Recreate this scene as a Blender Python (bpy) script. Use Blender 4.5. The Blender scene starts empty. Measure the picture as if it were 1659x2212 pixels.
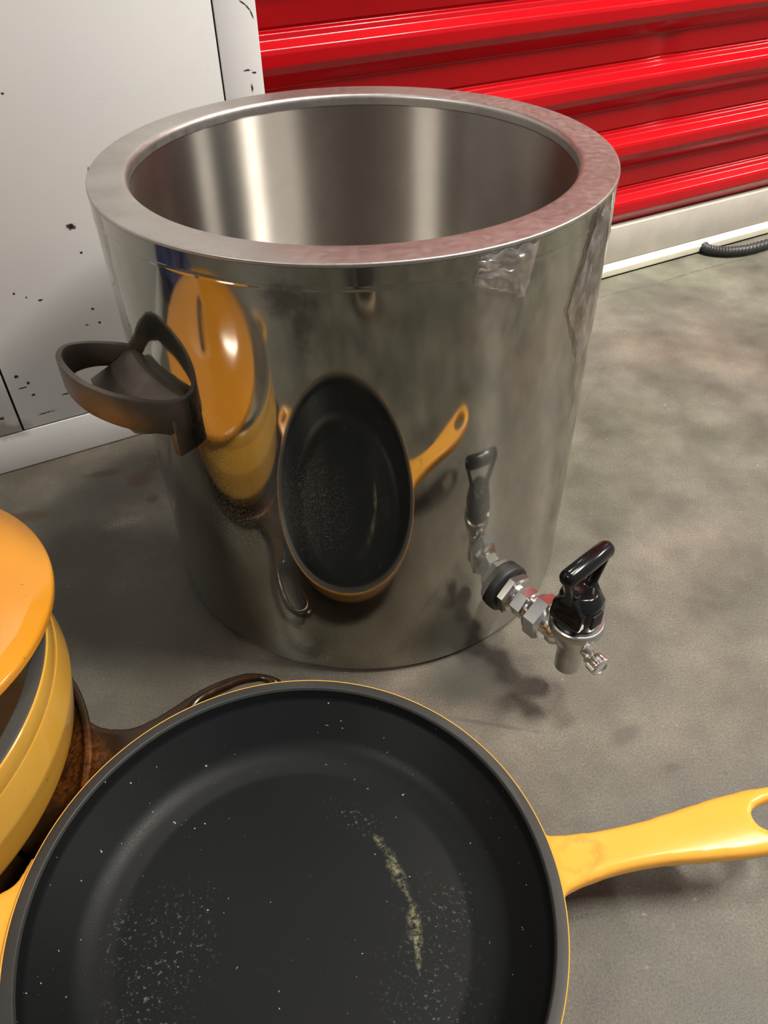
import bpy, bmesh, math, random
from mathutils import Vector, Matrix, noise
random.seed(7)
S = 0.17                       # metres per working unit (pot radius = 1 unit)
PI = math.pi
scene = bpy.context.scene
COL = scene.collection
PHI = 0.4382                   # heading of the wall
WU = Vector((math.cos(PHI), math.sin(PHI), 0)); WN = Vector((-math.sin(PHI), math.cos(PHI), 0))

# ------------------------------------------------------------------ helpers
def link(name, me, mat=None, parent=None, loc=None):
    o = bpy.data.objects.new(name, me); COL.objects.link(o)
    if mat is not None:
        for m in (mat if isinstance(mat, (list, tuple)) else [mat]): me.materials.append(m)
    if parent is not None: o.parent = parent
    if loc is not None: o.location = loc
    return o
def smooth(me, ang=35):
    for p in me.polygons: p.use_smooth = True
    me.set_sharp_from_angle(angle=math.radians(ang))
def mesh(name, verts, faces, mat=None, parent=None, sm=True, ang=35, loc=None):
    me = bpy.data.meshes.new(name); me.from_pydata([tuple(v) for v in verts], [], faces); me.update()
    bm = bmesh.new(); bm.from_mesh(me); bmesh.ops.recalc_face_normals(bm, faces=bm.faces[:]); bm.to_mesh(me); bm.free()
    if sm: smooth(me, ang)
    return link(name, me, mat, parent, loc)
def bmobj(name, bm, mat=None, parent=None, sm=True, ang=35, loc=None):
    bmesh.ops.recalc_face_normals(bm, faces=bm.faces[:])
    me = bpy.data.meshes.new(name); bm.to_mesh(me); bm.free()
    if sm: smooth(me, ang)
    return link(name, me, mat, parent, loc)
def empty(name, loc=(0, 0, 0), rz=0.0):
    o = bpy.data.objects.new(name, None); COL.objects.link(o); o.location = loc; o.rotation_euler = (0, 0, rz); o.empty_display_size = .05
    return o
def tag(o, label, cat, group=None):
    o['label'] = label; o['category'] = cat
    if group: o['group'] = group
    return o
def struct(o): o['kind'] = 'structure'; return o
def roundpts(pts, rad, n=5, closed=False):
    """fillet the corners of a polyline; pts [(a,b)], rad = number or list"""
    out = []; N = len(pts)
    for i, p in enumerate(pts):
        r = rad[i] if isinstance(rad, (list, tuple)) else rad
        if (not closed and i in (0, N - 1)) or r <= 0: out.append(tuple(p)); continue
        p = Vector(p); a = Vector(pts[i - 1]); b = Vector(pts[(i + 1) % N])
        d1 = (a - p); d2 = (b - p); l1 = d1.length; l2 = d2.length; d1.normalize(); d2.normalize()
        c = max(-1, min(1, d1.dot(d2))); th = math.acos(c)
        if th > PI - .02: out.append(tuple(p)); continue
        t = min(r / math.tan(th / 2), l1 * .48, l2 * .48)
        A = p + d1 * t; B = p + d2 * t
        for k in range(n + 1):
            s = k / n
            out.append(tuple((1 - s) ** 2 * A + 2 * s * (1 - s) * p + s * s * B))
    return out
def lathe(name, prof, mat, parent=None, seg=128, closed=True, ang=35, axis='Z', loc=None, wob=None, sub=None):
    """prof: [(r,z)]; revolved about Z; closed profile loops back on itself"""
    vs = []; fs = []; n = len(prof); idx = []
    for (r, z) in prof:
        if r < 1e-6:
            idx.append([len(vs)] * seg); vs.append(Vector((0, 0, z)))
        else:
            row = []
            for k in range(seg):
                a = 2 * PI * k / seg
                row.append(len(vs)); vs.append(Vector((r * math.cos(a), r * math.sin(a), z)))
            idx.append(row)
    for i in range(n if closed else n - 1):
        A = idx[i]; B = idx[(i + 1) % n]
        for k in range(seg):
            f = [A[k], A[(k + 1) % seg], B[(k + 1) % seg], B[k]]
            g = []
            for q in f:
                if q not in g: g.append(q)
            if len(g) >= 3: fs.append(g)
    if axis == 'X': vs = [Vector((v.z, v.y, -v.x)) for v in vs]
    if wob: vs = [wob(v) for v in vs]
    return mesh(name, vs, fs, mat, parent, True, ang, loc)
def box(name, lo, hi, mat, parent=None, bev=0.0, M=None):
    bm = bmesh.new(); bmesh.ops.create_cube(bm, size=1)
    for v in bm.verts: v.co = Vector([lo[i] + (v.co[i] + .5) * (hi[i] - lo[i]) for i in range(3)])
    if bev > 0: bmesh.ops.bevel(bm, geom=bm.edges[:], offset=bev, segments=2, affect='EDGES', profile=.5)
    if M is not None:
        for v in bm.verts: v.co = M @ v.co
    return bmobj(name, bm, mat, parent, True, 30)
WM = Matrix(((WU.x, WN.x, 0, 0), (WU.y, WN.y, 0, 0), (0, 0, 1, 0), (0, 0, 0, 1)))   # wall frame (u, n, z) -> world
def hexprism(name, x0, x1, r, mat, parent, ch=.012, rot=0.0, n=6):
    prof = [(0, x0), (r * .8, x0), (r * .97, x0 + ch), (r * .97, x1 - ch), (r * .8, x1), (0, x1)]
    bm = bmesh.new(); rows = []
    seg = n * 6
    for (rr, x) in prof:
        row = []
        for k in range(seg):
            a = 2 * PI * k / seg; b = (a + PI / n) % (2 * PI / n) - PI / n
            lim = r * math.cos(PI / n) / math.cos(b)
            q = min(rr, lim) if rr > .9 * r else min(rr, lim)
            if rr > .9 * r: q = lim
            row.append(bm.verts.new((x, q * math.cos(a + rot), q * math.sin(a + rot))))
        rows.append(row)
    for i in range(len(rows) - 1):
        for k in range(seg):
            if i in (0, len(rows) - 2) and False: pass
            bm.faces.new((rows[i][k], rows[i][(k + 1) % seg], rows[i + 1][(k + 1) % seg], rows[i + 1][k]))
    bmesh.ops.remove_doubles(bm, verts=bm.verts[:], dist=1e-5)
    return bmobj(name, bm, mat, parent, True, 25)
def catmull(pts, n=8):
    out = []; P = [Vector(p) for p in pts]; P = [P[0] * 2 - P[1]] + P + [P[-1] * 2 - P[-2]]
    for i in range(1, len(P) - 2):
        for k in range(n):
            t = k / n
            out.append(.5 * ((2 * P[i]) + (-P[i - 1] + P[i + 1]) * t + (2 * P[i - 1] - 5 * P[i] + 4 * P[i + 1] - P[i + 2]) * t * t + (-P[i - 1] + 3 * P[i] - 3 * P[i + 1] + P[i + 2]) * t ** 3))
    out.append(P[-2]); return out
def tube(name, pts, r, mat, parent=None, seg=16, twist=None, flat=1.0):
    pts = [Vector(p) for p in pts]; n = len(pts); vs = []; fs = []
    up = Vector((0, 0, 1)); prev = None
    for i, p in enumerate(pts):
        t = (pts[min(i + 1, n - 1)] - pts[max(i - 1, 0)]).normalized()
        if prev is None:
            a = t.cross(up); a = a if a.length > .1 else t.cross(Vector((1, 0, 0))); a.normalize()
        else:
            a = (prev - t * prev.dot(t)).normalized()
        prev = a; b = t.cross(a); rr = r[i] if isinstance(r, (list, tuple)) else r
        for k in range(seg):
            w = 2 * PI * k / seg; q = rr
            if twist: q = rr * twist(w, i / (n - 1))
            vs.append(p + a * math.cos(w) * q + b * math.sin(w) * q * flat)
    for i in range(n - 1):
        for k in range(seg):
            fs.append([i * seg + k, i * seg + (k + 1) % seg, (i + 1) * seg + (k + 1) % seg, (i + 1) * seg + k])
    fs.append(list(range(seg))); fs.append([(n - 1) * seg + k for k in range(seg)])
    return mesh(name, vs, fs, mat, parent, True, 50)
def plate(name, loops, thick, mat, parent=None, voxel=.012, deform=None, rnd=0.0, iters=3):
    """solid plate from 2D loops (first outer, rest holes), remeshed to an even skin, softened, then bent by deform"""
    cu = bpy.data.curves.new('c', 'CURVE'); cu.dimensions = '2D'; cu.fill_mode = 'BOTH'; cu.extrude = thick / 2 - rnd; cu.bevel_depth = rnd; cu.bevel_resolution = 2; cu.offset = -rnd
    for lp in loops:
        sp = cu.splines.new('POLY'); sp.points.add(len(lp) - 1); sp.use_cyclic_u = True
        for i, q in enumerate(lp): sp.points[i].co = (q[0], q[1], 0, 1)
    o = bpy.data.objects.new('c', cu); COL.objects.link(o)
    dg = bpy.context.evaluated_depsgraph_get(); me = bpy.data.meshes.new_from_object(o.evaluated_get(dg))
    bpy.data.objects.remove(o); bpy.data.curves.remove(cu)
    bm = bmesh.new(); bm.from_mesh(me); bmesh.ops.remove_doubles(bm, verts=bm.verts[:], dist=1e-5); bm.to_mesh(me); bm.free()
    o = bpy.data.objects.new('c', me); COL.objects.link(o)
    m = o.modifiers.new('r', 'REMESH'); m.mode = 'VOXEL'; m.voxel_size = voxel; m.adaptivity = 0
    s = o.modifiers.new('s', 'SMOOTH'); s.iterations = iters; s.factor = .5
    dg = bpy.context.evaluated_depsgraph_get(); me2 = bpy.data.meshes.new_from_object(o.evaluated_get(dg))
    bpy.data.objects.remove(o); bpy.data.meshes.remove(me)
    if deform:
        for v in me2.vertices: v.co = deform(v.co.copy())
    me2.name = name
    for p in me2.polygons: p.use_smooth = True
    return link(name, me2, mat, parent)
def spl(pts, n=8):
    P = [Vector((p[0], p[1], 0)) for p in pts]; N = len(P); out = []
    for i in range(N):
        a, b, c, d = P[i - 1], P[i], P[(i + 1) % N], P[(i + 2) % N]
        for k in range(n):
            t = k / n
            q = .5 * ((2 * b) + (-a + c) * t + (2 * a - 5 * b + 4 * c - d) * t * t + (-a + 3 * b - 3 * c + d) * t ** 3)
            out.append((q.x, q.y))
    return out

# ------------------------------------------------------------------ materials
def srgb(r, g, b):
    f = lambda c: (c / 255) / 12.92 if c / 255 <= .04045 else ((c / 255 + .055) / 1.055) ** 2.4
    return (f(r), f(g), f(b), 1)
class Mat:
    def __init__(s, name):
        s.m = bpy.data.materials.new(name); s.m.use_nodes = True; s.nt = s.m.node_tree; s.N = s.nt.nodes; s.L = s.nt.links
        s.b = s.N['Principled BSDF']; s.out = s.N['Material Output']; s._co = None
    def node(s, t, **k):
        n = s.N.new(t)
        for a, v in k.items(): setattr(n, a, v)
        return n
    def co(s):
        if s._co is None: s._co = s.node('ShaderNodeTexCoord').outputs['Object']
        return s._co
    def plug(s, sock, v):
        if isinstance(v, bpy.types.NodeSocket): s.L.new(v, sock)
        elif v is not None: sock.default_value = v
    def set(s, **k):
        names = dict(color='Base Color', rough='Roughness', metal='Metallic', aniso='Anisotropic', anrot='Anisotropic Rotation', coat='Coat Weight', coatr='Coat Roughness', normal='Normal', spec='Specular IOR Level', tangent='Tangent', alpha='Alpha', trans='Transmission Weight', ior='IOR', emit='Emission Color', emits='Emission Strength', tint='Specular Tint')
        for a, v in k.items(): s.plug(s.b.inputs[names[a]], v)
        return s
    def noise(s, scale, detail=4, rough=.5, vec=None, dist=0, stretch=None):
        n = s.node('ShaderNodeTexNoise'); n.inputs['Scale'].default_value = scale; n.inputs['Detail'].default_value = detail; n.inputs['Roughness'].default_value = rough; n.inputs['Distortion'].default_value = dist
        v = vec or s.co()
        if stretch:
            mp = s.node('ShaderNodeMapping'); mp.inputs['Scale'].default_value = stretch; s.L.new(v, mp.inputs[0]); v = mp.outputs[0]
        s.L.new(v, n.inputs['Vector']); return n.outputs['Fac']
    def ramp(s, fac, stops, interp='LINEAR'):
        n = s.node('ShaderNodeValToRGB'); s.L.new(fac, n.inputs[0]); cr = n.color_ramp; cr.interpolation = interp
        while len(cr.elements) < len(stops): cr.elements.new(.5)
        for e, (p, c) in zip(cr.elements, stops): e.position = p; e.color = c if len(c) == 4 else (*c, 1)
        return n.outputs['Color']
    def rng(s, v, a, b, c=0.0, d=1.0):
        n = s.node('ShaderNodeMapRange'); s.L.new(v, n.inputs[0]); n.inputs[1].default_value = a; n.inputs[2].default_value = b; n.inputs[3].default_value = c; n.inputs[4].default_value = d; return n.outputs[0]
    def math(s, op, a, b=0.0, clamp=False):
        n = s.node('ShaderNodeMath', operation=op); n.use_clamp = clamp; s.plug(n.inputs[0], a); s.plug(n.inputs[1], b); return n.outputs[0]
    def mix(s, fac, a, b, blend='MIX'):
        n = s.node('ShaderNodeMix', data_type='RGBA', blend_type=blend); s.plug(n.inputs[0], fac); s.plug(n.inputs[6], a); s.plug(n.inputs[7], b); return n.outputs[2]
    def bump(s, h, strength=.2, dist=.001, normal=None):
        n = s.node('ShaderNodeBump'); n.inputs['Strength'].default_value = strength; n.inputs['Distance'].default_value = dist; s.L.new(h, n.inputs['Height'])
        if normal: s.L.new(normal, n.inputs['Normal'])
        return n.outputs[0]
    def spot(s, c, r, rot=(0, 0, 0), soft=.5, warp=None, wamt=.3):
        """1 inside an ellipsoid (working units, scaled to metres), fading out across `soft` of its radius"""
        v = s.co()
        mp = s.node('ShaderNodeMapping'); mp.vector_type = 'TEXTURE'
        mp.inputs['Location'].default_value = [x * S for x in c]; mp.inputs['Rotation'].default_value = rot; mp.inputs['Scale'].default_value = [x * S for x in r]
        s.L.new(v, mp.inputs[0]); ln = s.node('ShaderNodeVectorMath', operation='LENGTH'); s.L.new(mp.outputs[0], ln.inputs[0]); o = ln.outputs['Value']
        if warp is not None:
            w = s.rng(warp, .3, .7, -wamt, wamt); o = s.math('ADD', o, w)
        return s.rng(o, 1 + soft * .5, 1 - soft * .5)
    def maxall(s, L):
        r = L[0]
        for q in L[1:]: r = s.math('MAXIMUM', r, q)
        return r

def metal(name, col, rough, an=0.0, noise_amt=.0, tangent=False, bumpf=None):
    m = Mat(name); m.set(color=col, metal=1.0, rough=rough)
    if an:
        m.set(aniso=an)
        t = m.node('ShaderNodeTangent', direction_type='RADIAL', axis='Z'); m.set(tangent=t.outputs[0])
    if noise_amt:
        n = m.noise(60, 4, .6); m.set(rough=m.rng(n, .3, .7, rough - noise_amt, rough + noise_amt))
    return m

# polished outer skin of the dispenser
def mat_shell():
    m = Mat('polished_steel')
    big = m.noise(9, 3, .5); fine = m.noise(300, 2, .6, stretch=(1, 1, .06))
    # slight waviness everywhere, stronger dented patch low left and by the left edge
    dent = m.maxall([m.spot((-.93, -.37, 1.6), (.35, .35, .45), soft=1.0), m.spot((-.25, -.95, .1), (.3, .3, .12), soft=1.0)])
    h1 = m.bump(m.noise(14, 1.5, .4), .10, .0022)
    dn = m.math('MULTIPLY', m.noise(75, 1.5, .5), dent)
    nrm = m.bump(dn, .40, .0012, h1)
    smudge = m.noise(22, 5, .65, stretch=(1, 1, .5))
    m.set(color=m.mix(m.rng(smudge, .4, .7, 0, .5), (.37, .355, .31, 1), (.32, .305, .265, 1)), metal=1.0, normal=nrm)
    m.set(rough=m.rng(smudge, .35, .75, .035, .11))
    smear = m.maxall([m.spot((-.225, -.975, 1.825), (.06, .06, .05), soft=1, warp=m.noise(70, 4, .7), wamt=.6), m.spot((-.185, -.985, 1.75), (.028, .05, .07), soft=1, warp=m.noise(70, 4, .7), wamt=.5)])
    # scuffs: short pale scratches
    sc_n = m.noise(700, 2, .6, stretch=(1, 1, 6))
    reg = m.maxall([m.spot((-.20, -.98, .98), (.12, .12, .22), soft=1), m.spot((-.50, -.86, .80), (.14, .14, .16), soft=1), m.spot((-.54, -.84, 1.05), (.1, .1, .3), soft=1)])
    scm = m.math('MULTIPLY', m.rng(sc_n, .60, .68), m.math('MULTIPLY', reg, .5))
    # wide brushed lobe that smears the ceiling lamps into upright streaks
    p2 = m.node('ShaderNodeBsdfAnisotropic'); p2.inputs['Color'].default_value = (.60, .59, .53, 1)
    p2.inputs['Roughness'].default_value = .55; p2.inputs['Anisotropy'].default_value = .86
    t = m.node('ShaderNodeTangent', direction_type='RADIAL', axis='Z'); m.L.new(t.outputs[0], p2.inputs['Tangent'])
    mx = m.node('ShaderNodeMixShader'); m.L.new(m.rng(smudge, .3, .8, .018, .05), mx.inputs[0]); m.L.new(m.b.outputs[0], mx.inputs[1]); m.L.new(p2.outputs[0], mx.inputs[2])
    df = m.node('ShaderNodeBsdfDiffuse'); df.inputs[0].default_value = (.55, .53, .46, 1)
    dk = m.node('ShaderNodeBsdfDiffuse'); dk.inputs[0].default_value = (.02, .02, .018, 1)
    mx1 = m.node('ShaderNodeMixShader'); m.L.new(m.math('MULTIPLY', smear, .55), mx1.inputs[0]); m.L.new(mx.outputs[0], mx1.inputs[1]); m.L.new(dk.outputs[0], mx1.inputs[2]); mx = mx1
    mx2 = m.node('ShaderNodeMixShader'); m.L.new(scm, mx2.inputs[0]); m.L.new(mx.outputs[0], mx2.inputs[1]); m.L.new(df.outputs[0], mx2.inputs[2])
    m.L.new(mx2.outputs[0], m.out.inputs[0]); return m.m
def mat_liner():
    m = Mat('brushed_steel_liner')
    n1 = m.noise(500, 3, .6, stretch=(.15, .15, 1)); n2 = m.noise(18, 5, .6)
    col = m.mix(m.rng(n2, .35, .75), (.56, .52, .47, 1), (.47, .435, .39, 1))
    t = m.node('ShaderNodeTangent', direction_type='RADIAL', axis='Z')
    bp = m.bump(m.noise(900, 2, .5, stretch=(.1, .1, 1)), .05, .0004)
    A = m.node('ShaderNodeBsdfAnisotropic'); m.L.new(col, A.inputs['Color']); A.inputs['Roughness'].default_value = .52; A.inputs['Anisotropy'].default_value = .84
    m.L.new(t.outputs[0], A.inputs['Tangent']); m.L.new(bp, A.inputs['Normal'])
    B = m.node('ShaderNodeBsdfGlossy'); m.L.new(col, B.inputs['Color']); B.inputs['Roughness'].default_value = .30; m.L.new(bp, B.inputs['Normal'])
    mx = m.node('ShaderNodeMixShader'); mx.inputs[0].default_value = .4; m.L.new(A.outputs[0], mx.inputs[1]); m.L.new(B.outputs[0], mx.inputs[2])
    m.L.new(mx.outputs[0], m.out.inputs[0]); return m.m
def mat_rim():
    m = Mat('satin_steel_rim'); n = m.noise(220, 4, .65); n2 = m.noise(25, 4, .6)
    m.set(color=m.mix(m.rng(n2, .35, .7), (.54, .51, .48, 1), (.42, .395, .37, 1)), metal=1.0, rough=m.rng(n, .3, .7, .38, .50), normal=m.bump(n, .08, .0005)); return m.m
def mat_floor():
    m = Mat('concrete'); c = m.co()
    big = m.noise(2.6, 5, .55); mid = m.noise(11, 6, .62); fine = m.noise(620, 4, .75); sp = m.noise(150, 2, .5)
    grain = m.noise(900, 2, .6)
    base = m.ramp(mid, [(.30, (.066, .063, .051)), (.5, (.112, .106, .087)), (.70, (.170, .161, .134))])
    tone = m.ramp(big, [(.33, (.84, .92, .82)), (.5, (1, 1, 1)), (.68, (1.04, .90, .86))])
    col = m.mix(1.0, base, tone, 'MULTIPLY')
    col = m.mix(m.rng(fine, .34, .66, 0, 1), m.mix(1.0, col, (.66, .66, .67, 1), 'MULTIPLY'), m.mix(1.0, col, (1.30, 1.29, 1.26, 1), 'MULTIPLY'))
    col = m.mix(m.rng(sp, .70, .78, 0, .4), col, (.33, .31, .27, 1))
    col = m.mix(m.rng(m.noise(70, 4, .6), .56, .70, 0, .45), col, (.11, .10, .085, 1))
    def F(L, soft=.7): return m.maxall([m.spot((x, y, 0), (a, b, 1), (0, 0, r), soft, mid, .45) for (x, y, a, b, r) in L])
    brown = F([(-1.60, .54, .10, .03, .2), (-1.35, .476, .07, .06, .3), (-1.267, .673, .06, .04, 0), (-1.24, .29, .035, .04, 0), (-1.97, .165, .15, .05, .2), (-1.29, .59, .05, .03, 1)])
    dark = F([(1.203, -1.538, .035, .018, .2), (1.404, -1.571, .008, .008, 0), (.848, -.189, .10, .06, .3), (1.05, -1.38, .10, .04, .5), (.45, -1.05, .2, .1, .3)])
    soil = F([(-1.4, -.2, .45, .35, .3), (-1.5, .35, .5, .18, .44), (-1.1, -.7, .4, .3, .2), (1.5, -2.3, .3, .12, .3)], 1.4)
    pale = F([(-1.15, .72, .10, .05, .6), (-1.35, .1, .12, .05, .3), (-1.22, .98, .1, .03, .44)], .8)
    col = m.mix(m.math('MULTIPLY', soil, .45), col, (.085, .078, .062, 1))
    col = m.mix(m.math('MULTIPLY', brown, .75), col, (.075, .045, .025, 1))
    col = m.mix(m.math('MULTIPLY', dark, .55), col, (.06, .058, .048, 1))
    col = m.mix(m.math('MULTIPLY', pale, m.rng(fine, .45, .6, 0, .6)), col, (.40, .40, .36, 1))
    # hairline crack parallel to the door sill
    crack = m.maxall([m.spot(((x0 + x1) / 2, (y0 + y1) / 2, 0), (math.hypot(x1 - x0, y1 - y0) / 2 + .02, .010, 1), (0, 0, math.atan2(y1 - y0, x1 - x0)), .8, m.noise(60, 3, .6), .5) for (x0, y0, x1, y1) in
                      [(1.3, 2.27, 1.972, 2.598), (1.972, 2.598, 2.466, 2.795), (2.466, 2.795, 2.84, 2.986), (2.84, 2.986, 3.61, 3.319), (3.61, 3.319, 4.6, 3.8), (.33, -1.26, .62, -1.33)]])
    col = m.mix(m.math('MULTIPLY', crack, .75), col, (.07, .065, .055, 1))
    m.set(color=col, rough=m.rng(mid, .3, .7, .42, .62), spec=.45, normal=m.bump(m.math('ADD', m.math('MULTIPLY', fine, .8), grain), .34, .0007))
    return m.m
def mat_wall():
    m = Mat('white_painted_metal'); w = m.noise(500, 3, .6); w2 = m.noise(60, 3, .6)
    spots = [(-.96, 1.353, .022, .016), (-.947, 1.209, .008, .006), (-1.335, 1.067, .006, .006), (-1.282, 1.033, .005, .005), (-1.217, 1.003, .013, .005), (-.971, .89, .008, .007), (-.955, .801, .007, .006), (-1.024, .804, .012, .004), (-1.425, .546, .009, .008), (-1.458, .523, .022, .004), (-1.42, .464, .009, .008), (-1.627, .369, .016, .01), (-1.243, .417, .03, .004), (.096, 1.953, .02, .004), (.127, 1.939, .012, .004), (-1.089, 1.994, .006, .006), (.11, 1.87, .006, .02), (-1.38, .33, .05, .004), (-1.47, .60, .01, .01),
             (-.7, 1.4, .01, .03), (-.62, 1.52, .008, .03), (-.75, 1.25, .008, .03), (-.55, 1.62, .01, .03), (-.5, 1.3, .01, .025), (-.66, 1.1, .008, .025), (-.4, 1.48, .01, .03), (-.8, 1.6, .006, .02), (-.42, 1.2, .008, .02)]
    L = [m.spot((u * WU.x + 1.45 * WN.x, u * WU.y + 1.45 * WN.y, z), (a, .2, b), (0, 0, PHI), .5, w, .5) for (u, z, a, b) in spots]
    sc = [(.098, 2.254, .124, 2.236), (.124, 2.236, .145, 2.211), (.145, 2.211, .157, 2.178)]
    for (u0, z0, u1, z1) in sc:
        u = (u0 + u1) / 2; z = (z0 + z1) / 2
        L.append(m.spot((u * WU.x + 1.45 * WN.x, u * WU.y + 1.45 * WN.y, z), (math.hypot(u1 - u0, z1 - z0) / 2 + .004, .2, .004), (0, -math.atan2(z1 - z0, u1 - u0), PHI), .5))
    chips = m.maxall(L)
    gr = m.spot((-1.62 * WU.x + 1.45 * WN.x, -1.62 * WU.y + 1.45 * WN.y, .28), (.1, .3, .05), (0, 0, PHI), 1.0, w2, .6)
    col = m.mix(m.rng(m.noise(5, 3, .5), .3, .7), (.90, .895, .89, 1), (.84, .835, .83, 1))
    col = m.mix(m.math('MULTIPLY', gr, .6), col, (.30, .24, .16, 1))
    col = m.mix(m.math('MULTIPLY', m.rng(m.noise(90, 5, .7), .66, .74), .25), col, (.35, .31, .26, 1))
    col = m.mix(chips, col, (.045, .025, .018, 1))
    m.set(color=col, rough=.38, spec=.5, normal=m.bump(m.noise(260, 2, .5), .03, .0004)); return m.m
def enamel(name, c1, c2, specks=True, rough=.13):
    m = Mat(name); n = m.noise(14, 3, .5); s = m.noise(170, 2, .5)
    col = m.mix(m.rng(n, .3, .7), c1, c2)
    if specks: col = m.mix(m.rng(s, .735, .76, 0, .7), col, (.14, .06, .01, 1))
    m.set(color=col, rough=rough, spec=.5, coat=.3, coatr=.05, normal=m.bump(m.noise(40, 2, .5), .03, .001)); return m.m
def mat_panblack():
    m = Mat('satin_black_enamel')
    g = m.noise(1100, 2, .6); sp = m.noise(330, 2, .5); mid = m.noise(45, 4, .65)
    base = m.mix(m.rng(m.noise(7, 3, .5), .3, .7), (.0052, .0062, .0066, 1), (.0075, .0085, .0085, 1))
    def R(L, soft=.8, wa=.5): return m.maxall([m.spot((x, y, -.25), (a, b, .25), (0, 0, r), soft, mid, wa) for (x, y, a, b, r) in L])
    streak = R([(.345, .21, .016, .07, .38), (.385, .11, .012, .06, .35), (.407, .03, .017, .05, .1), (.409, -.06, .006, .05, 0), (.30, .29, .009, .03, .5)], 1.6, .9)
    dust = R([(.49, .01, .12, .10, 0), (.20, .40, .10, .04, -.5), (-.40, -.03, .10, .14, .3), (-.46, -.2, .10, .2, 0), (-.35, .10, .05, .05, 0), (-.58, .0, .05, .12, 0), (.45, -.3, .14, .2, 0)], 1.4)
    col = m.mix(m.math('MULTIPLY', streak, m.rng(m.noise(330, 4, .75), .42, .66, 0, .85)), base, (.30, .28, .16, 1))
    col = m.mix(m.math('MULTIPLY', dust, m.rng(m.noise(380, 3, .7), 0.58, .68, 0, .5)), col, (.20, .20, .16, 1))
    col = m.mix(m.rng(sp, .745, .765, 0, .8), col, (.42, .42, .40, 1))
    m.set(color=col, rough=m.rng(g, .3, .7, .38, .52), spec=.19, normal=m.bump(g, .20, .0004)); return m.m
def simple(name, col, rough=.5, metal_=0.0, **k):
    m = Mat(name); n = m.noise(k.pop('ns', 80), 4, .6)
    c2 = tuple(x * k.get('var', .82) for x in col[:3]) + (1,); k.pop('var', None)
    m.set(color=m.mix(m.rng(n, .3, .7), col, c2), rough=rough, metal=metal_, **k); return m.m
M_shell = mat_shell(); M_liner = mat_liner(); M_rim = mat_rim(); M_floor = mat_floor(); M_wall = mat_wall(); M_black = mat_panblack()
M_yel = enamel('golden_yellow_enamel', srgb(243, 178, 72), srgb(238, 170, 66))
def mat_handle():
    m = Mat('worn_yellow_enamel'); n = m.noise(14, 3, .5); f = m.noise(120, 4, .7)
    col = m.mix(m.rng(n, .3, .7), srgb(243, 178, 72), srgb(238, 170, 66))
    Rr = (0, 0, math.radians(6.2)); c6, s6 = math.cos(Rr[2]), math.sin(Rr[2])
    ring = m.math('MULTIPLY', m.spot((.975 * c6, .975 * s6, 0), (.075, .062, .3), Rr, .35, f, .3), m.math('SUBTRACT', 1.0, m.spot((.962 * c6, .962 * s6, 0), (.062, .047, .3), Rr, .5, f, .3)))
    col = m.mix(m.math('MULTIPLY', ring, m.rng(f, .35, .65, .15, .6)), col, srgb(150, 100, 40))
    m.set(color=col, rough=.24, spec=.4, coat=.12, coatr=.15); return m.m
M_handle = mat_handle()
M_oven = enamel('mustard_yellow_enamel', srgb(212, 162, 66), srgb(202, 150, 56))
M_lid = enamel('orange_yellow_enamel', srgb(218, 146, 38), srgb(212, 138, 36))
M_cream = simple('tan_interior_enamel', srgb(205, 192, 166), .25)
M_ironrim = simple('bare_dark_iron', srgb(62, 61, 58), .5, ns=300)
M_panrim = simple('dark_grey_rim_enamel', srgb(46, 45, 43), .48, ns=300)
def mat_brown():
    m = Mat('dark_brown_enamel'); n = m.noise(60, 4, .6); f = m.noise(260, 4, .7)
    base = m.mix(m.rng(n, .3, .7), srgb(46, 29, 13), srgb(34, 21, 10))
    orange_patch = m.spot((.85, .15, .09), (.09, .15, .2), (0, 0, .2), .9, n, .6)  # mottled orange-brown patch on one side of the inner wall
    m.set(color=m.mix(m.math('MULTIPLY', orange_patch, m.rng(f, .4, .7, .05, .5)), base, srgb(150, 82, 34)), rough=.2, spec=.5); return m.m
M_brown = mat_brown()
M_rust = simple('rust_brown_enamel', srgb(120, 66, 24), .3, ns=140, var=.35)
M_red = simple('red_painted_steel', (.40, .0015, .005, 1), .19, spec=.34, ns=6, var=.88)
M_galv = simple('galvanised_steel_rail', srgb(176, 170, 160), .42, ns=30)
M_galvb = simple('bright_ledge_steel', srgb(205, 200, 180), .35, ns=30)
M_rubber = simple('black_rubber', (.012, .012, .013, 1), .55)
M_plastic = simple('black_plastic', (.006, .006, .0065, 1), .15, spec=.42)
M_chrome = simple('chrome', (.86, .85, .82, 1), .20, 1.0, ns=50, var=.9)
M_chromed = simple('dull_chrome', (.55, .54, .50, 1), .28, 1.0, ns=90)
M_bronze = simple('brownish_steel', (.15, .125, .10, 1), .46, .75, ns=40, var=.6)
M_rope = simple('black_rope_fibre', (.018, .018, .019, 1), .5)
M_gap = simple('dark_gap', (.01, .01, .01, 1), .8)
M_shoe = simple('black_shoe_fabric', (.012, .012, .013, 1), .8)
M_sole = simple('beige_shoe_sole', (.42, .36, .26, 1), .6)
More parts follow.
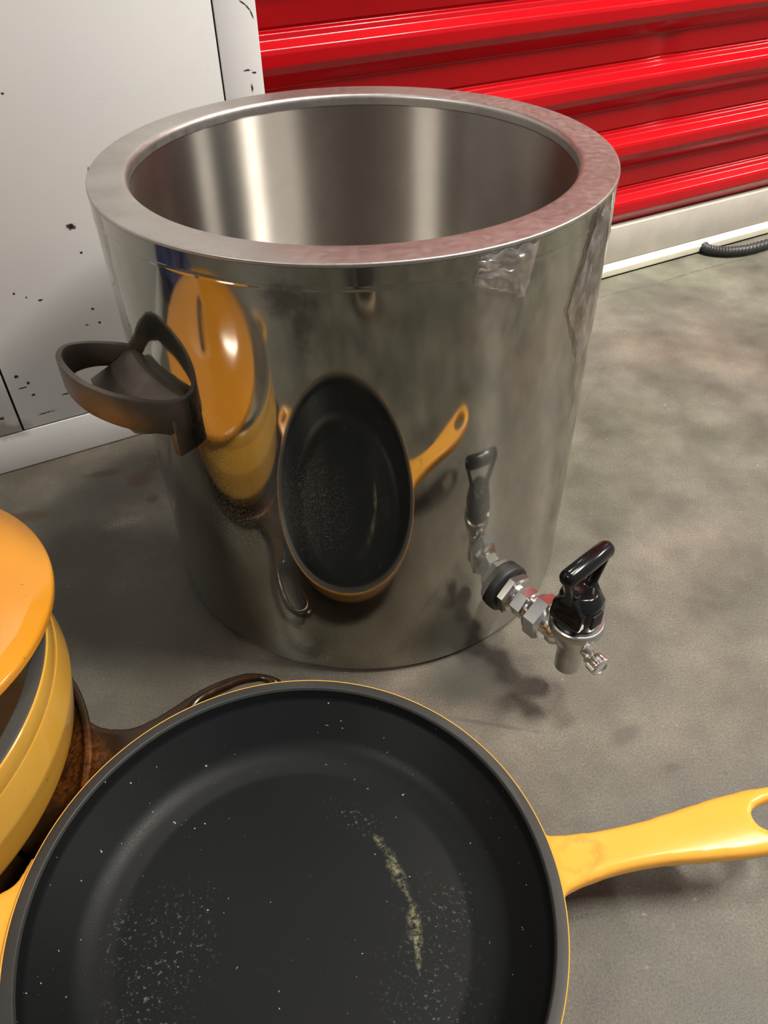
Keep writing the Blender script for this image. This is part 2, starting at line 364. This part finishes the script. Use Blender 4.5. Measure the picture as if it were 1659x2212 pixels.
def mat_film():
    m = Mat('crinkled_clear_film'); m.set(color=(.80, .76, .72, 1), metal=0.0, rough=.12, spec=.9, alpha=1.0)
    tr = m.node('ShaderNodeBsdfTransparent'); tr.inputs[0].default_value = (.93, .91, .89, 1)
    gl = m.node('ShaderNodeBsdfGlossy'); gl.inputs['Roughness'].default_value = .26; gl.inputs[0].default_value = (.95, .92, .90, 1)
    n = m.noise(90, 4, .6); bp = m.bump(n, .5, .002); m.L.new(bp, gl.inputs['Normal'])
    df = m.node('ShaderNodeBsdfTranslucent'); df.inputs[0].default_value = (.6, .55, .5, 1)
    a = m.node('ShaderNodeMixShader'); a.inputs[0].default_value = .26; m.L.new(tr.outputs[0], a.inputs[1]); m.L.new(gl.outputs[0], a.inputs[2])
    d2 = m.node('ShaderNodeBsdfDiffuse'); d2.inputs[0].default_value = (.45, .40, .36, 1)
    b = m.node('ShaderNodeMixShader'); m.L.new(m.rng(n, .45, .7, .04, .30), b.inputs[0]); m.L.new(a.outputs[0], b.inputs[1]); m.L.new(d2.outputs[0], b.inputs[2])
    m.L.new(b.outputs[0], m.out.inputs[0]); return m.m
M_film = mat_film()

# ------------------------------------------------------------------ setting
def quadgrid(name, lo, hi, mat):
    return mesh(name, [(lo[0], lo[1], 0), (hi[0], lo[1], 0), (hi[0], hi[1], 0), (lo[0], hi[1], 0), (lo[0], lo[1], -.3), (hi[0], lo[1], -.3), (hi[0], hi[1], -.3), (lo[0], hi[1], -.3)],
                [(0, 1, 2, 3), (7, 6, 5, 4), (0, 4, 5, 1), (1, 5, 6, 2), (2, 6, 7, 3), (3, 7, 4, 0)], mat, sm=False)
fl = quadgrid('floor', (-26, -20), (30, 22), M_floor); struct(fl)
TOP = 9.0
# white metal wall panels left of the door: separate sheets with thin dark joints
wl = empty('wall_left'); struct(wl)
box('wall_backing', (-14, 1.462, .0), (.155, 1.72, TOP), M_gap, wl, 0, WM)
box('wall_panel', (-1.533, 1.45, .256), (-.047, 1.48, TOP), M_wall, wl, .004, WM)
box('wall_panel', (-14, 1.447, .256), (-1.546, 1.48, TOP), M_wall, wl, .004, WM)
bb = box('baseboard_left', (-14, 1.447, .004), (.172, 1.50, .248), M_wall, None, .005, WM); struct(bb)
tj = box('trim_1', (-.036, 1.45, .25), (.178, 1.74, TOP), M_wall, None, .006, WM); struct(tj)
# roller door
door = empty('door_1'); struct(door)
def slat_profile():
    P = []; per = .452; z0 = .385; k = 0
    z = z0; n0 = 1.895; n1 = 1.805
    P.append((n0, z0 - .10))
    while z < TOP:
        # from the bottom: dark underside, rounded front, up-facing shelf with a lip, groove, flat face
        P += roundpts([(n0, z), (n0 - .002, z + .005), (n1 + .022, z + .085), (n1, z + .125), (n1, z + .190), (n1 + .008, z + .214), (n0 - .028, z + .250), (n0 - .020, z + .280), (n0 + .012, z + .292), (n0, z + .312), (n0, z + per - .002)],
                      [0, .02, .03, .02, .022, .016, .016, .012, .01, .012, 0], 6)
        z += per
    P.append((n0, z)); return P
def sheet(name, prof, u0, u1, mat, parent, nu=40, dent=None):
    vs = []; fs = []; N = len(prof)
    for i in range(nu + 1):
        u = u0 + (u1 - u0) * i / nu
        for (n, z) in prof:
            dn, dz = dent(u, z, n) if dent else (0, 0)
            vs.append(WM @ Vector((u, n + dn, z + dz)))
    for i in range(nu):
        for j in range(N - 1): fs.append((i * N + j, (i + 1) * N + j, (i + 1) * N + j + 1, i * N + j + 1))
    return mesh(name, vs, fs, mat, parent, True, 40)
def dent(u, z, n):
    d = .004 * noise.noise(Vector((u * .8, z * 1.5, 3)))
    for (cu, cz, a, b, k) in ((3.40, 1.66, .10, .10, .030), (3.52, 1.20, .16, .08, .022)):
        q = ((u - cu) / a) ** 2 + ((z - cz) / b) ** 2
        d += k * math.exp(-q)
    return d, 0
sheet('slat_curtain', slat_profile(), .14, 12, M_red, door, 300, dent)
box('curtain_backing', (.14, 1.93, 0), (12, 1.96, TOP), M_gap, door, 0, WM)
box('bottom_rail', (.18, 1.805, .075), (12, 1.93, .405), M_galv, door, .004, WM)
rl = roundpts([(1.80, .105), (1.775, .098), (1.752, .066), (1.752, .016), (1.80, .012)], [0, .01, .008, .004, 0], 4)
sheet('bottom_ledge', rl + [(1.93, .012)], .18, 12, M_galvb, door, 8)
box('rubber_seal', (.18, 1.772, .0), (12, 1.93, .016), M_rubber, door, 0, WM)

# ------------------------------------------------------------------ insulated dispenser
H = 1.948; RI = .855
pot = tag(empty('drink_dispenser'), 'large double-walled stainless steel drink dispenser with a black-lever tap, standing on the concrete', 'dispenser')
prof_out = roundpts([(0, .03), (.93, .03), (.955, 0), (.985, 0), (1, .03), (1, H - .1), (1.0, H - .012)], [0, 0, .01, .01, .015, 0, 0], 4)
zs = []
lathe('outer_shell', prof_out[:-2] + [(1, z) for z in (.036, .05, .4, .8, 1.2, 1.6, H - .10, H - .090, H - .086)] + [(1.0007, H - .082), (1.0007, H - .076), (1, H - .072), (1, H - .068), (1, H - .055), (1, H - .012), (.99, H - .012), (.99, .06), (0, .06)], M_shell, pot, 256, False)
lathe('rim', roundpts([(1.0, H - .014), (1.0, H), (RI, H), (RI, H - .05), (RI + .01, H - .05)], [0, .011, .022, 0, 0], 6) , M_rim, pot, 256, True)
lathe('inner_liner', [(RI, H - .045), (RI, .9), (RI, .25), (RI - .05, .2), (0, .2), (0, .18), (RI - .04, .18), (RI + .012, .24), (RI + .012, H - .045)], M_liner, pot, 256, False)
# side handles: strap loop over a curved inner web
def cyl(a, r, z): a = math.radians(a); return Vector((r * math.cos(a), r * math.sin(a), z))
def side_handle(off):
    pts = [(-130.0, .998, 1.300, .135), (-130.2, 1.035, 1.303, .135), (-131.5, 1.09, 1.315, .135), (-134.0, 1.145, 1.334, .135), (-138, 1.205, 1.355, .132), (-143, 1.250, 1.375, .128), (-148, 1.268, 1.392, .125),
           (-152, 1.262, 1.40, .12), (-155.0, 1.225, 1.395, .115), (-156.5, 1.16, 1.380, .105), (-156.8, 1.09, 1.362, .10), (-156.5, 1.02, 1.34, .10), (-156.3, .998, 1.33, .10)]
    C = catmull([cyl(a + off, r, z) for (a, r, z, h) in pts], 8)
    Hh = catmull([(h, 0, 0) for (_, _, _, h) in pts], 8); Hh = [h.x for h in Hh]
    vs = []; fs = []; t = .026; n = len(C)
    for i, p in enumerate(C):
        d = C[min(i + 1, n - 1)] - C[max(i - 1, 0)]; d.z = 0; d.normalize(); nr = Vector((d.y, -d.x, 0)); h = Hh[i] / 2
        for (a, b) in ((-1, -.9), (-.75, -1), (.75, -1), (1, -.9), (1, .9), (.75, 1), (-.75, 1), (-1, .9)):
            vs.append(p + nr * (a * t / 2) + Vector((0, 0, b * h)))
    for i in range(n - 1):
        for k in range(8): fs.append((i * 8 + k, i * 8 + (k + 1) % 8, (i + 1) * 8 + (k + 1) % 8, (i + 1) * 8 + k))
    fs.append(tuple(range(8))); fs.append(tuple((n - 1) * 8 + k for k in range(8)))
    sh = mesh('side_handle', vs, fs, M_bronze, pot, True, 50)
    # web: bulges from the contact line out and down, back to the shell
    prof = [(1.0, 1.355), (1.02, 1.352), (1.06, 1.325), (1.11, 1.30), (1.155, 1.28), (1.175, 1.27), (1.175, 1.255), (1.12, 1.235), (1.07, 1.20), (1.02, 1.16), (1.0, 1.135)]
    vs = []; fs = []; m = 24; N = len(prof)
    for i in range(m + 1):
        s = i / m; a = -131.2 - s * 24.5
        e = min(1, s / .16) ** .5
        for (r, z) in prof:
            rr = 1 + (r - 1) * (.35 + .65 * e)
            vs.append(cyl(a + off, rr, z + (.012 * s)))
    for i in range(m):
        for j in range(N - 1): fs.append((i * N + j, (i + 1) * N + j, (i + 1) * N + j + 1, i * N + j + 1))
    fs.append(tuple(range(N))); fs.append(tuple(m * N + j for j in range(N)))
    mesh('mounting_web', vs, fs, M_bronze, sh, True, 60)
    Mf = Matrix.Rotation(math.radians(-130.2 + off), 4, 'Z')
    box('mounting_foot', (.992, -.030, 1.135), (1.075, .004, 1.30), M_bronze, sh, .008, Mf)
    return sh
side_handle(0); side_handle(180)
# tap
TH = math.radians(-53.6)
VX = .40
tap = lathe('tap', roundpts([(.040, -.09), (.044, -.165), (.055, -.168), (.056, -.06), (.068, .0), (.096, .06), (.110, .095), (.114, .105), (.114, .135), (.106, .143), (0, .143)], [0, 0, .004, .06, .05, .03, .01, .006, .008, .004, 0], 4), M_chromed, pot, 64, False, wob=lambda v: v + Vector((VX, 0, 0)))
tap.location = (math.cos(TH), math.sin(TH), .335); tap.rotation_euler = (0, 0, TH)
lathe('gasket', roundpts([(0, -.006), (.115, -.006), (.115, .034), (0, .034)], [0, .004, .012, 0], 3), M_rubber, tap, 48, False, axis='X')
hexprism('lock_nut', .034, .085, .098, M_chromed, tap, .010, .2)
lathe('shank', [(.06, .08), (.06, .40), (0, .40)], M_chrome, tap, 40, False, axis='X')
hexprism('sleeve_nut', .095, .165, .074, M_chrome, tap, .008, .35)
hexprism('coupling_nut', .185, .275, .104, M_chrome, tap, .016, .1)
lathe('collar', roundpts([(.0, .275), (.062, .275), (.062, .30), (.075, .31), (.075, .335), (.058, .36), (.058, .40)], [0, 0, 0, .006, .006, .01, 0], 3), M_chrome, tap, 40, False, axis='X')
VX = .40
box('valve_arm', (VX - .10, -.04, -.03), (VX, .04, .07), M_chromed, tap, .03)
lv = lathe('lever_base', roundpts([(0, .140), (.088, .140), (.092, .20), (.088, .27), (.060, .305), (0, .31)], [0, .006, .02, .03, .02, 0], 4), M_plastic, tap, 48, False, wob=lambda v: v + Vector((VX - .004, 0, 0)))
LA = math.radians(3)
LMt = Matrix.Translation((VX - .008, 0, 0)) @ Matrix.Rotation(LA, 4, 'Z') @ Matrix.Rotation(math.radians(0), 4, 'Y')
outer = spl([(-.088, .16), (-.092, .24), (-.088, .29), (-.108, .36), (-.135, .44), (-.10, .462), (0, .462), (.10, .462), (.135, .44), (.104, .37), (.078, .31), (.080, .24), (.078, .16)], 5)
hole = spl([(-.052, .320), (-.092, .390), (-.094, .425), (0, .430), (.094, .425), (.086, .390), (.048, .320), (0, .306)], 5)
plate('lever', [outer, hole], .046, M_plastic, tap, .0065, lambda c: LMt @ Vector((c.z * (1 + 2.2 * min(1, max(0, (.31 - c.y) / .06))), c.x, c.y)), .01, 3)
tube('lever_bar', [LMt @ Vector((0, y, .452)) for y in (-.146, -.143, -.136, -.12, 0, .11, .126, .133, .136)], [.006, .020, .031, .037, .038, .037, .031, .020, .006], M_plastic, tap, 24)
box('lever_slot', (VX + .072, -.030, .165), (VX + .0915, .030, .24), M_gap, tap, .003)
kn = lathe('adjusting_screw', roundpts([(0, .10), (.020, .10), (.022, .135), (.031, .135), (.031, .146), (.024, .148), (.024, .155), (.040, .157), (.042, .20), (.034, .208), (.030, .208), (.027, .203), (0, .203)], [0] * 7 + [.004, .004, .003, 0, 0, 0], 2), M_chrome, tap, 48, False, axis='X',
           wob=lambda v: v + Vector((0, v.y, v.z)).normalized() * (.0018 * math.cos(24 * math.atan2(v.z, v.y)) if v.x > .156 and math.hypot(v.y, v.z) > .035 else 0))
kn.location = (VX - .03, .0, .010); kn.rotation_euler = (0, 0, math.radians(-8))

# crinkled pieces of clear film stuck to the shell
def film(name, TL, TR, BR, BL, seed, amp, fx, fy, nx=46, ny=46):
    vs = []; fs = []
    for j in range(ny + 1):
        for i in range(nx + 1):
            s = i / nx; t = j / ny
            a = (1 - t) * ((1 - s) * TL[0] + s * TR[0]) + t * ((1 - s) * BL[0] + s * BR[0])
            z = (1 - t) * ((1 - s) * TL[1] + s * TR[1]) + t * ((1 - s) * BL[1] + s * BR[1])
            e = min(1, 6 * min(s, 1 - s, t, 1 - t) + .25)
            a += .5 * noise.noise(Vector((s * 5, t * 5, seed + 9))) * (1 if 0 < s < 1 else 1); z += .012 * noise.noise(Vector((s * 6, t * 6, seed + 4)))
            w = abs(noise.noise(Vector((s * fx + seed, t * fy, 1.3)))) + .35 * abs(noise.noise(Vector((s * fx * 2.3, t * fy * 2.3 + seed, 4.1))))
            vs.append(cyl(a, 1.006 + amp * w * e, z))
    W = nx + 1
    for j in range(ny):
        for i in range(nx): fs.append((j * W + i, j * W + i + 1, (j + 1) * W + i + 1, (j + 1) * W + i))
    return mesh(name, vs, fs, M_film, None, True, 25)
tag(film('clear_film', (-68.8, 1.932), (-56.2, 1.932), (-58.2, 1.755), (-69.8, 1.845), 2.0, .024, 2.2, 2.4), 'small crinkled patch of clear film stuck below the dispenser rim', 'film')
tag(film('clear_film', (-36.5, 1.92), (-31, 1.92), (-33, 1.30), (-44.5, 1.62), 7.0, .05, 5, 2.0, 40, 70), 'long wrinkled strip of clear film down the right edge of the dispenser', 'film')

# ------------------------------------------------------------------ yellow skillet
n = Vector((.027, .051, 1)).normalized()
pan = tag(empty('frying_pan', (-.297, -2.103, .310)), 'wide yellow enamelled frying pan with scuffed black interior in front of the dispenser', 'frying pan')
pan.rotation_mode = 'QUATERNION'; pan.rotation_quaternion = Vector((0, 0, 1)).rotation_difference(n)
R = .891; D = .262
po = [(0, -D), (.66, -D), (.76, -D + .045), (.835, -.12), (R - .008, -.008), (R - .0065, .001)]
lathe('pan_body', roundpts(po, [0, .03, .10, .1, .004, 0], 8) + [(R - .012, 0), (R - .045, -.06), (.77, -.16), (.62, -D + .02), (0, -D + .02)], M_yel, pan, 224, False, 50)
lathe('rim', roundpts([(R - .009, -.004), (R - .010, .003), (R - .046, .003), (R - .052, -.008), (R - .02, -.012)], [0, .003, .006, 0, 0], 4), M_panrim, pan, 224, True, 50)
lathe('cooking_surface', roundpts([(R - .049, -.004), (R - .062, -.05), (.70, -D + .055), (.60, -D + .032), (0, -D + .030)], [0, .05, .16, .12, 0], 12), M_black, pan, 224, False, 60)
HA = math.radians(6.2)
Rz = Matrix.Rotation(HA, 4, 'Z')
ho = [(.845, -.125), (.90, -.098), (.98, -.082), (1.10, -.072), (1.24, -.076), (1.38, -.092), (1.52, -.107), (1.64, -.110), (1.75, -.098), (1.82, -.065), (1.845, 0),
      (1.82, .065), (1.75, .098), (1.64, .110), (1.52, .107), (1.38, .092), (1.24, .076), (1.10, .072), (.98, .082), (.90, .098), (.845, .125)]
hh = [(1.575, 0), (1.60, -.042), (1.66, -.058), (1.73, -.050), (1.77, 0), (1.73, .050), (1.66, .058), (1.60, .042)]
def hdef(c):
    x = c.x; s = (x - .85) / 1.0
    z = -.050 + .141 * s ** .8 if s > 0 else -.050
    if s > .8: z -= .25 * (s - .8) ** 2
    th = c.z * (1.0 if x < 1 else 1.0)
    edge = (abs(c.y) / .11) ** 2 * .012
    return Rz @ Vector((x, c.y, z + th - edge))
plate('handle', [spl(ho, 6), spl(hh, 6)], .066, M_handle, pan, .011, hdef, .012, 4)
lo = [(-.858, -.22), (-.91, -.145), (-1.00, -.118), (-1.04, -.085), (-1.06, 0), (-1.04, .085), (-1.00, .118), (-.91, .160), (-.858, .24)]
lh = [(-.945, 0), (-.95, -.045), (-.98, -.055), (-1.005, -.042), (-1.015, 0), (-1.005, .042), (-.98, .055), (-.95, .045)]
Rl = Matrix.Rotation(math.radians(4.5), 4, 'Z')
plate('helper_handle', [spl(lo, 6), spl(lh, 6)], .05, M_yel, pan, .010, lambda c: Rl @ Vector((c.x, c.y, c.z - .040 - .02 * (-c.x - .85))), .012, 3)

# ------------------------------------------------------------------ brown skillet under the dutch oven
BZ = .0
bp = tag(empty('brown_skillet', (-2.05, -1.63, 0)), 'dark brown skillet with a looped handle, lying underneath the yellow dutch oven', 'skillet')
RB = .935
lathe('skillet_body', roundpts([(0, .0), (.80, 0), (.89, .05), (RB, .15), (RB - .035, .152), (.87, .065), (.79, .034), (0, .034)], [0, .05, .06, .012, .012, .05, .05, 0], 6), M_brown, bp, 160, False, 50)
BA = math.radians(19.0)
def bw(L):      # world xy (working units) -> skillet frame turned by BA
    out = []
    for (x, y) in L:
        dx, dy = x + 2.05, y + 1.63
        out.append((dx * math.cos(BA) + dy * math.sin(BA), -dx * math.sin(BA) + dy * math.cos(BA)))
    return out
top = bw([(-1.47, -.96), (-1.344, -1.130), (-1.278, -1.18), (-1.21, -1.259), (-1.162, -1.299), (-1.09, -1.325), (-.996, -1.321), (-.892, -1.264), (-.771, -1.167), (-.679, -1.113), (-.563, -1.075), (-.462, -1.088), (-.399, -1.128)])
bot = bw([(-.40, -1.20), (-.49, -1.255), (-.62, -1.30), (-.77, -1.36), (-.88, -1.44), (-.985, -1.53), (-1.09, -1.66), (-1.16, -1.85)])
bo = bot[::-1] + top[::-1] + [(.5, .3), (.5, -.2)]
bh = bw([(-.76, -1.285), (-.745, -1.215), (-.617, -1.137), (-.511, -1.107), (-.462, -1.130), (-.47, -1.18), (-.58, -1.245), (-.70, -1.31)])
Rb = Matrix.Rotation(BA, 4, 'Z')
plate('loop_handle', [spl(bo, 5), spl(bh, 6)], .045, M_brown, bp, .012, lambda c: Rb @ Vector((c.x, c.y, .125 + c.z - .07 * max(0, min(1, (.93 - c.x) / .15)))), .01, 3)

# ------------------------------------------------------------------ yellow dutch oven with lid
ov = tag(empty('dutch_oven', (-2.035, -1.533, .0365)), 'yellow enamelled dutch oven standing in the brown skillet at the left edge', 'dutch oven')
OH = .625; RO = .897
ov.rotation_mode = 'QUATERNION'; ov.rotation_quaternion = Vector((0, 0, 1)).rotation_difference(Vector((-.03, -.01, 1)))
lathe('pot_body', roundpts([(0, .0), (.60, .0), (.74, .05), (.865, .21), (.912, .40), (.906, .535), (.9045, .545), (.900, .545), (.903, .552), (RO, OH - .004), (RO - .004, OH)], [0, .06, .12, .12, .1, 0, 0, 0, 0, .006, 0], 8) + [(RO - .02, OH), (RO - .018, .42), (.855, .22), (.71, .045), (0, .025)], M_oven, ov, 192, False, 40)
lathe('rim', roundpts([(RO - .006, OH - .003), (RO - .008, OH + .005), (RO - .060, OH + .005), (RO - .066, OH - .01), (RO - .03, OH - .015)], [0, .004, .008, 0, 0], 4), M_ironrim, ov, 192, True, 50)
lathe('inner_enamel', roundpts([(RO - .062, OH - .006), (RO - .050, .40), (.83, .20), (.70, .07), (0, .045)], [0, .1, .12, .12, 0], 8), M_cream, ov, 192, False, 60)
for a0 in (-82, 98):
    Ra = Matrix.Rotation(math.radians(a0), 4, 'Z')
    go = [(.865, -.25), (.95, -.225), (1.04, -.18), (1.09, -.09), (1.10, 0), (1.09, .09), (1.04, .18), (.95, .225), (.865, .25)]
    gh = [(.93, 0), (.935, -.13), (.98, -.135), (1.02, -.09), (1.035, 0), (1.02, .09), (.98, .135), (.935, .13)]
    plate('side_handle', [spl(go, 6), spl(gh, 6)], .06, M_oven, ov, .012, lambda c: Ra @ Vector((c.x, c.y, c.z + OH - .10)), .012, 3)
ld = tag(empty('dutch_oven_lid', (-1.985, -1.272, .790)), 'orange-yellow domed lid resting askew on top of the dutch oven', 'lid')
ld.rotation_mode = 'QUATERNION'; ld.rotation_quaternion = Vector((0, 0, 1)).rotation_difference(Vector((.07, .075, 1)).normalized())
RL = .795
lathe('dome', roundpts([(0, .125), (.30, .118), (.56, .088), (.73, .042), (RL, .018), (RL, -.022), (RL - .03, -.024), (.70, .008), (.54, .055), (.30, .088), (0, .095)], [0, .2, .3, .12, .02, .01, .01, .1, .2, .2, 0], 6), M_lid, ld, 192, False, 50)
hd = math.radians(30)
arch = catmull([Vector((math.cos(hd) * x, math.sin(hd) * x, z)) for x, z in ((-.22, .09), (-.20, .14), (-.14, .19), (0, .21), (.14, .19), (.20, .14), (.22, .09))], 6)
tube('loop_handle', arch, .030, M_ironrim, ld, 16, None, .7)

# ------------------------------------------------------------------ rope, shoe
rp = catmull([(4.9, 4.02, .05), (4.4, 3.80, .05), (3.95, 3.58, .052), (3.62, 3.385, .052), (3.40, 3.285, .050), (3.24, 3.26, .047), (3.12, 3.285, .045), (3.04, 3.35, .045), (3.08, 3.44, .045)], 24)
tw = lambda w, s: 1 - .22 * abs(math.sin(1.5 * (w + s * 90)))
tag(tube('rope', rp, .047, M_rope, None, 24, tw), 'thick black twisted rope lying on the floor against the roller door sill', 'rope')
def shoe(x, y, rz, label):
    t = tag(empty('shoe', (x, y, 0), rz), label, 'shoe')
    def outl(k, z):
        return [Vector((a * 1.0, b * k, z)) for (a, b) in ((-.82, 0), (-.80, .12), (-.70, .20), (-.45, .22), (-.15, .19), (.15, .22), (.45, .29), (.68, .27), (.82, .15), (.86, 0), (.82, -.13), (.68, -.24), (.45, -.27), (.15, -.22), (-.15, -.19), (-.45, -.22), (-.70, -.20), (-.80, -.12))]
    def stack(name, levels, mat):
        vs = []; fs = []; N = 18
        for (z, k, sh) in levels:
            for v in outl(k, z): vs.append(Vector((v.x * sh[0] + sh[1], v.y, z if not callable(z) else 0)))
        n = len(levels)
        for i in range(n - 1):
            for q in range(N): fs.append((i * N + q, i * N + (q + 1) % N, (i + 1) * N + (q + 1) % N, (i + 1) * N + q))
        fs.append(tuple(range(N))); fs.append(tuple((n - 1) * N + q for q in range(N)))
        o = mesh(name, vs, fs, mat, t, True, 60); m = o.modifiers.new('s', 'SUBSURF'); m.levels = 2; m.render_levels = 2
    stack('sole', [(.0, .95, (.97, 0)), (.02, 1.02, (1.01, 0)), (.13, 1.04, (1.02, 0)), (.15, 1.0, (1, 0))], M_sole)
    stack('upper', [(.13, .99, (.99, 0)), (.24, .98, (.97, 0)), (.34, .86, (.82, -.10)), (.44, .66, (.58, -.28)), (.55, .52, (.44, -.38)), (.66, .50, (.42, -.39))], M_shoe)
    return t
shoe(.06, -5.15, math.radians(76), 'black shoe with beige sole, seen mirrored in the dispenser below its rim')

M_blue = simple('dark_blue_fabric', srgb(38, 48, 96), .6, ns=30, var=.5)
def bag():
    bm = bmesh.new(); bmesh.ops.create_icosphere(bm, subdivisions=5, radius=1)
    for v in bm.verts:
        c = v.co.copy(); k = 1 + .22 * noise.noise(c * 1.7) + .10 * abs(noise.noise(c * 4.5))
        z = c.z * .38 * k; z = max(z, -.30) + .30
        v.co = Vector((c.x * .85 * k, c.y * .62 * k, z))
    return bmobj('cloth_bag', bm, M_blue, None, True, 80, loc=(-4.45, -1.25, 0))
tag(bag(), 'slumped dark blue cloth bag, seen mirrored in the upper left of the dispenser', 'bag')

# ------------------------------------------------------------------ light
def area(name, u, n_, z, sx, sy, power, col, tgt=(0, 0, 0), rz=PHI):
    L = bpy.data.lights.new(name, 'AREA'); L.shape = 'RECTANGLE'; L.size = sx * S; L.size_y = sy * S; L.energy = power; L.color = col
    o = bpy.data.objects.new(name, L); COL.objects.link(o); o.location = (WU * u + WN * n_) + Vector((0, 0, z)); o.rotation_euler = (0, 0, rz); return o
WARM = (1.0, .94, .84)
area('corridor_lamp', 8.3, -6.0, 14.5, 1.4, 3.0, 98, WARM)
lo_ = area('added_door_fill', 5.0, -1.5, 14.5, 4.0, 1.4, 10, WARM)  # added unseen fill, narrow spread: lifts wall and floor by the door, spares foreground
lo_.data.spread = math.radians(52)
lo_.rotation_euler = (WU * -1.0 + WN * 3.4 + Vector((0, 0, -14.5))).to_track_quat('-Z', 'Y').to_euler()
area('corridor_lamp', 22, -6.0, 14.5, 1.4, 5.0, 90, WARM)
area('corridor_lamp', -16, -5.0, 14.5, 1.4, 5.0, 60, (1.0, .95, .88))
w = bpy.data.worlds.new('World'); scene.world = w; w.use_nodes = True
wn = w.node_tree; bg = wn.nodes['Background']
tc = wn.nodes.new('ShaderNodeTexCoord'); dt = wn.nodes.new('ShaderNodeVectorMath'); dt.operation = 'DOT_PRODUCT'; wn.links.new(tc.outputs['Generated'], dt.inputs[0])
dv = (WU * .75 - WN * .25 + Vector((0, 0, .6))).normalized(); dt.inputs[1].default_value = dv       # added ambient gradient, brighter from upper right so the left floor stays dark
mr = wn.nodes.new('ShaderNodeMapRange'); wn.links.new(dt.outputs['Value'], mr.inputs[0]); mr.inputs[1].default_value = -.5; mr.inputs[2].default_value = 1; mr.inputs[3].default_value = .035; mr.inputs[4].default_value = .36
bg.inputs[0].default_value = (.96, .96, 1.0, 1); wn.links.new(mr.outputs[0], bg.inputs[1])

# ------------------------------------------------------------------ camera
cam = bpy.data.cameras.new('camera'); co = bpy.data.objects.new('camera', cam); COL.objects.link(co)
cam.sensor_fit = 'HORIZONTAL'; cam.sensor_width = 36; cam.lens = 1675.351 / 1659 * 36; cam.clip_start = .01
r = Vector((0.9989880780943443, -0.04182617570986592, -0.016534535096449168)); d = Vector((-0.040207906633422955, -0.6658133371904942, -0.7450341765740784)); f = Vector((0.02015301638778251, 0.7449450792137261, -0.6668213290572889))
Mc = Matrix(((r.x, -d.x, -f.x), (r.y, -d.y, -f.y), (r.z, -d.z, -f.z))).to_4x4(); Mc.translation = Vector((0, -3.1526, 2.9076))
co.matrix_world = Mc
scene.camera = co

# ------------------------------------------------------------------ to real size
for me in bpy.data.meshes: me.transform(Matrix.Scale(S, 4))
for o in bpy.data.objects: o.location = o.location * S
scene.view_settings.view_transform = 'Standard'; scene.view_settings.look = 'None'; scene.view_settings.gamma = 1; scene.view_settings.use_curve_mapping = False
scene.view_settings.exposure = 0.0
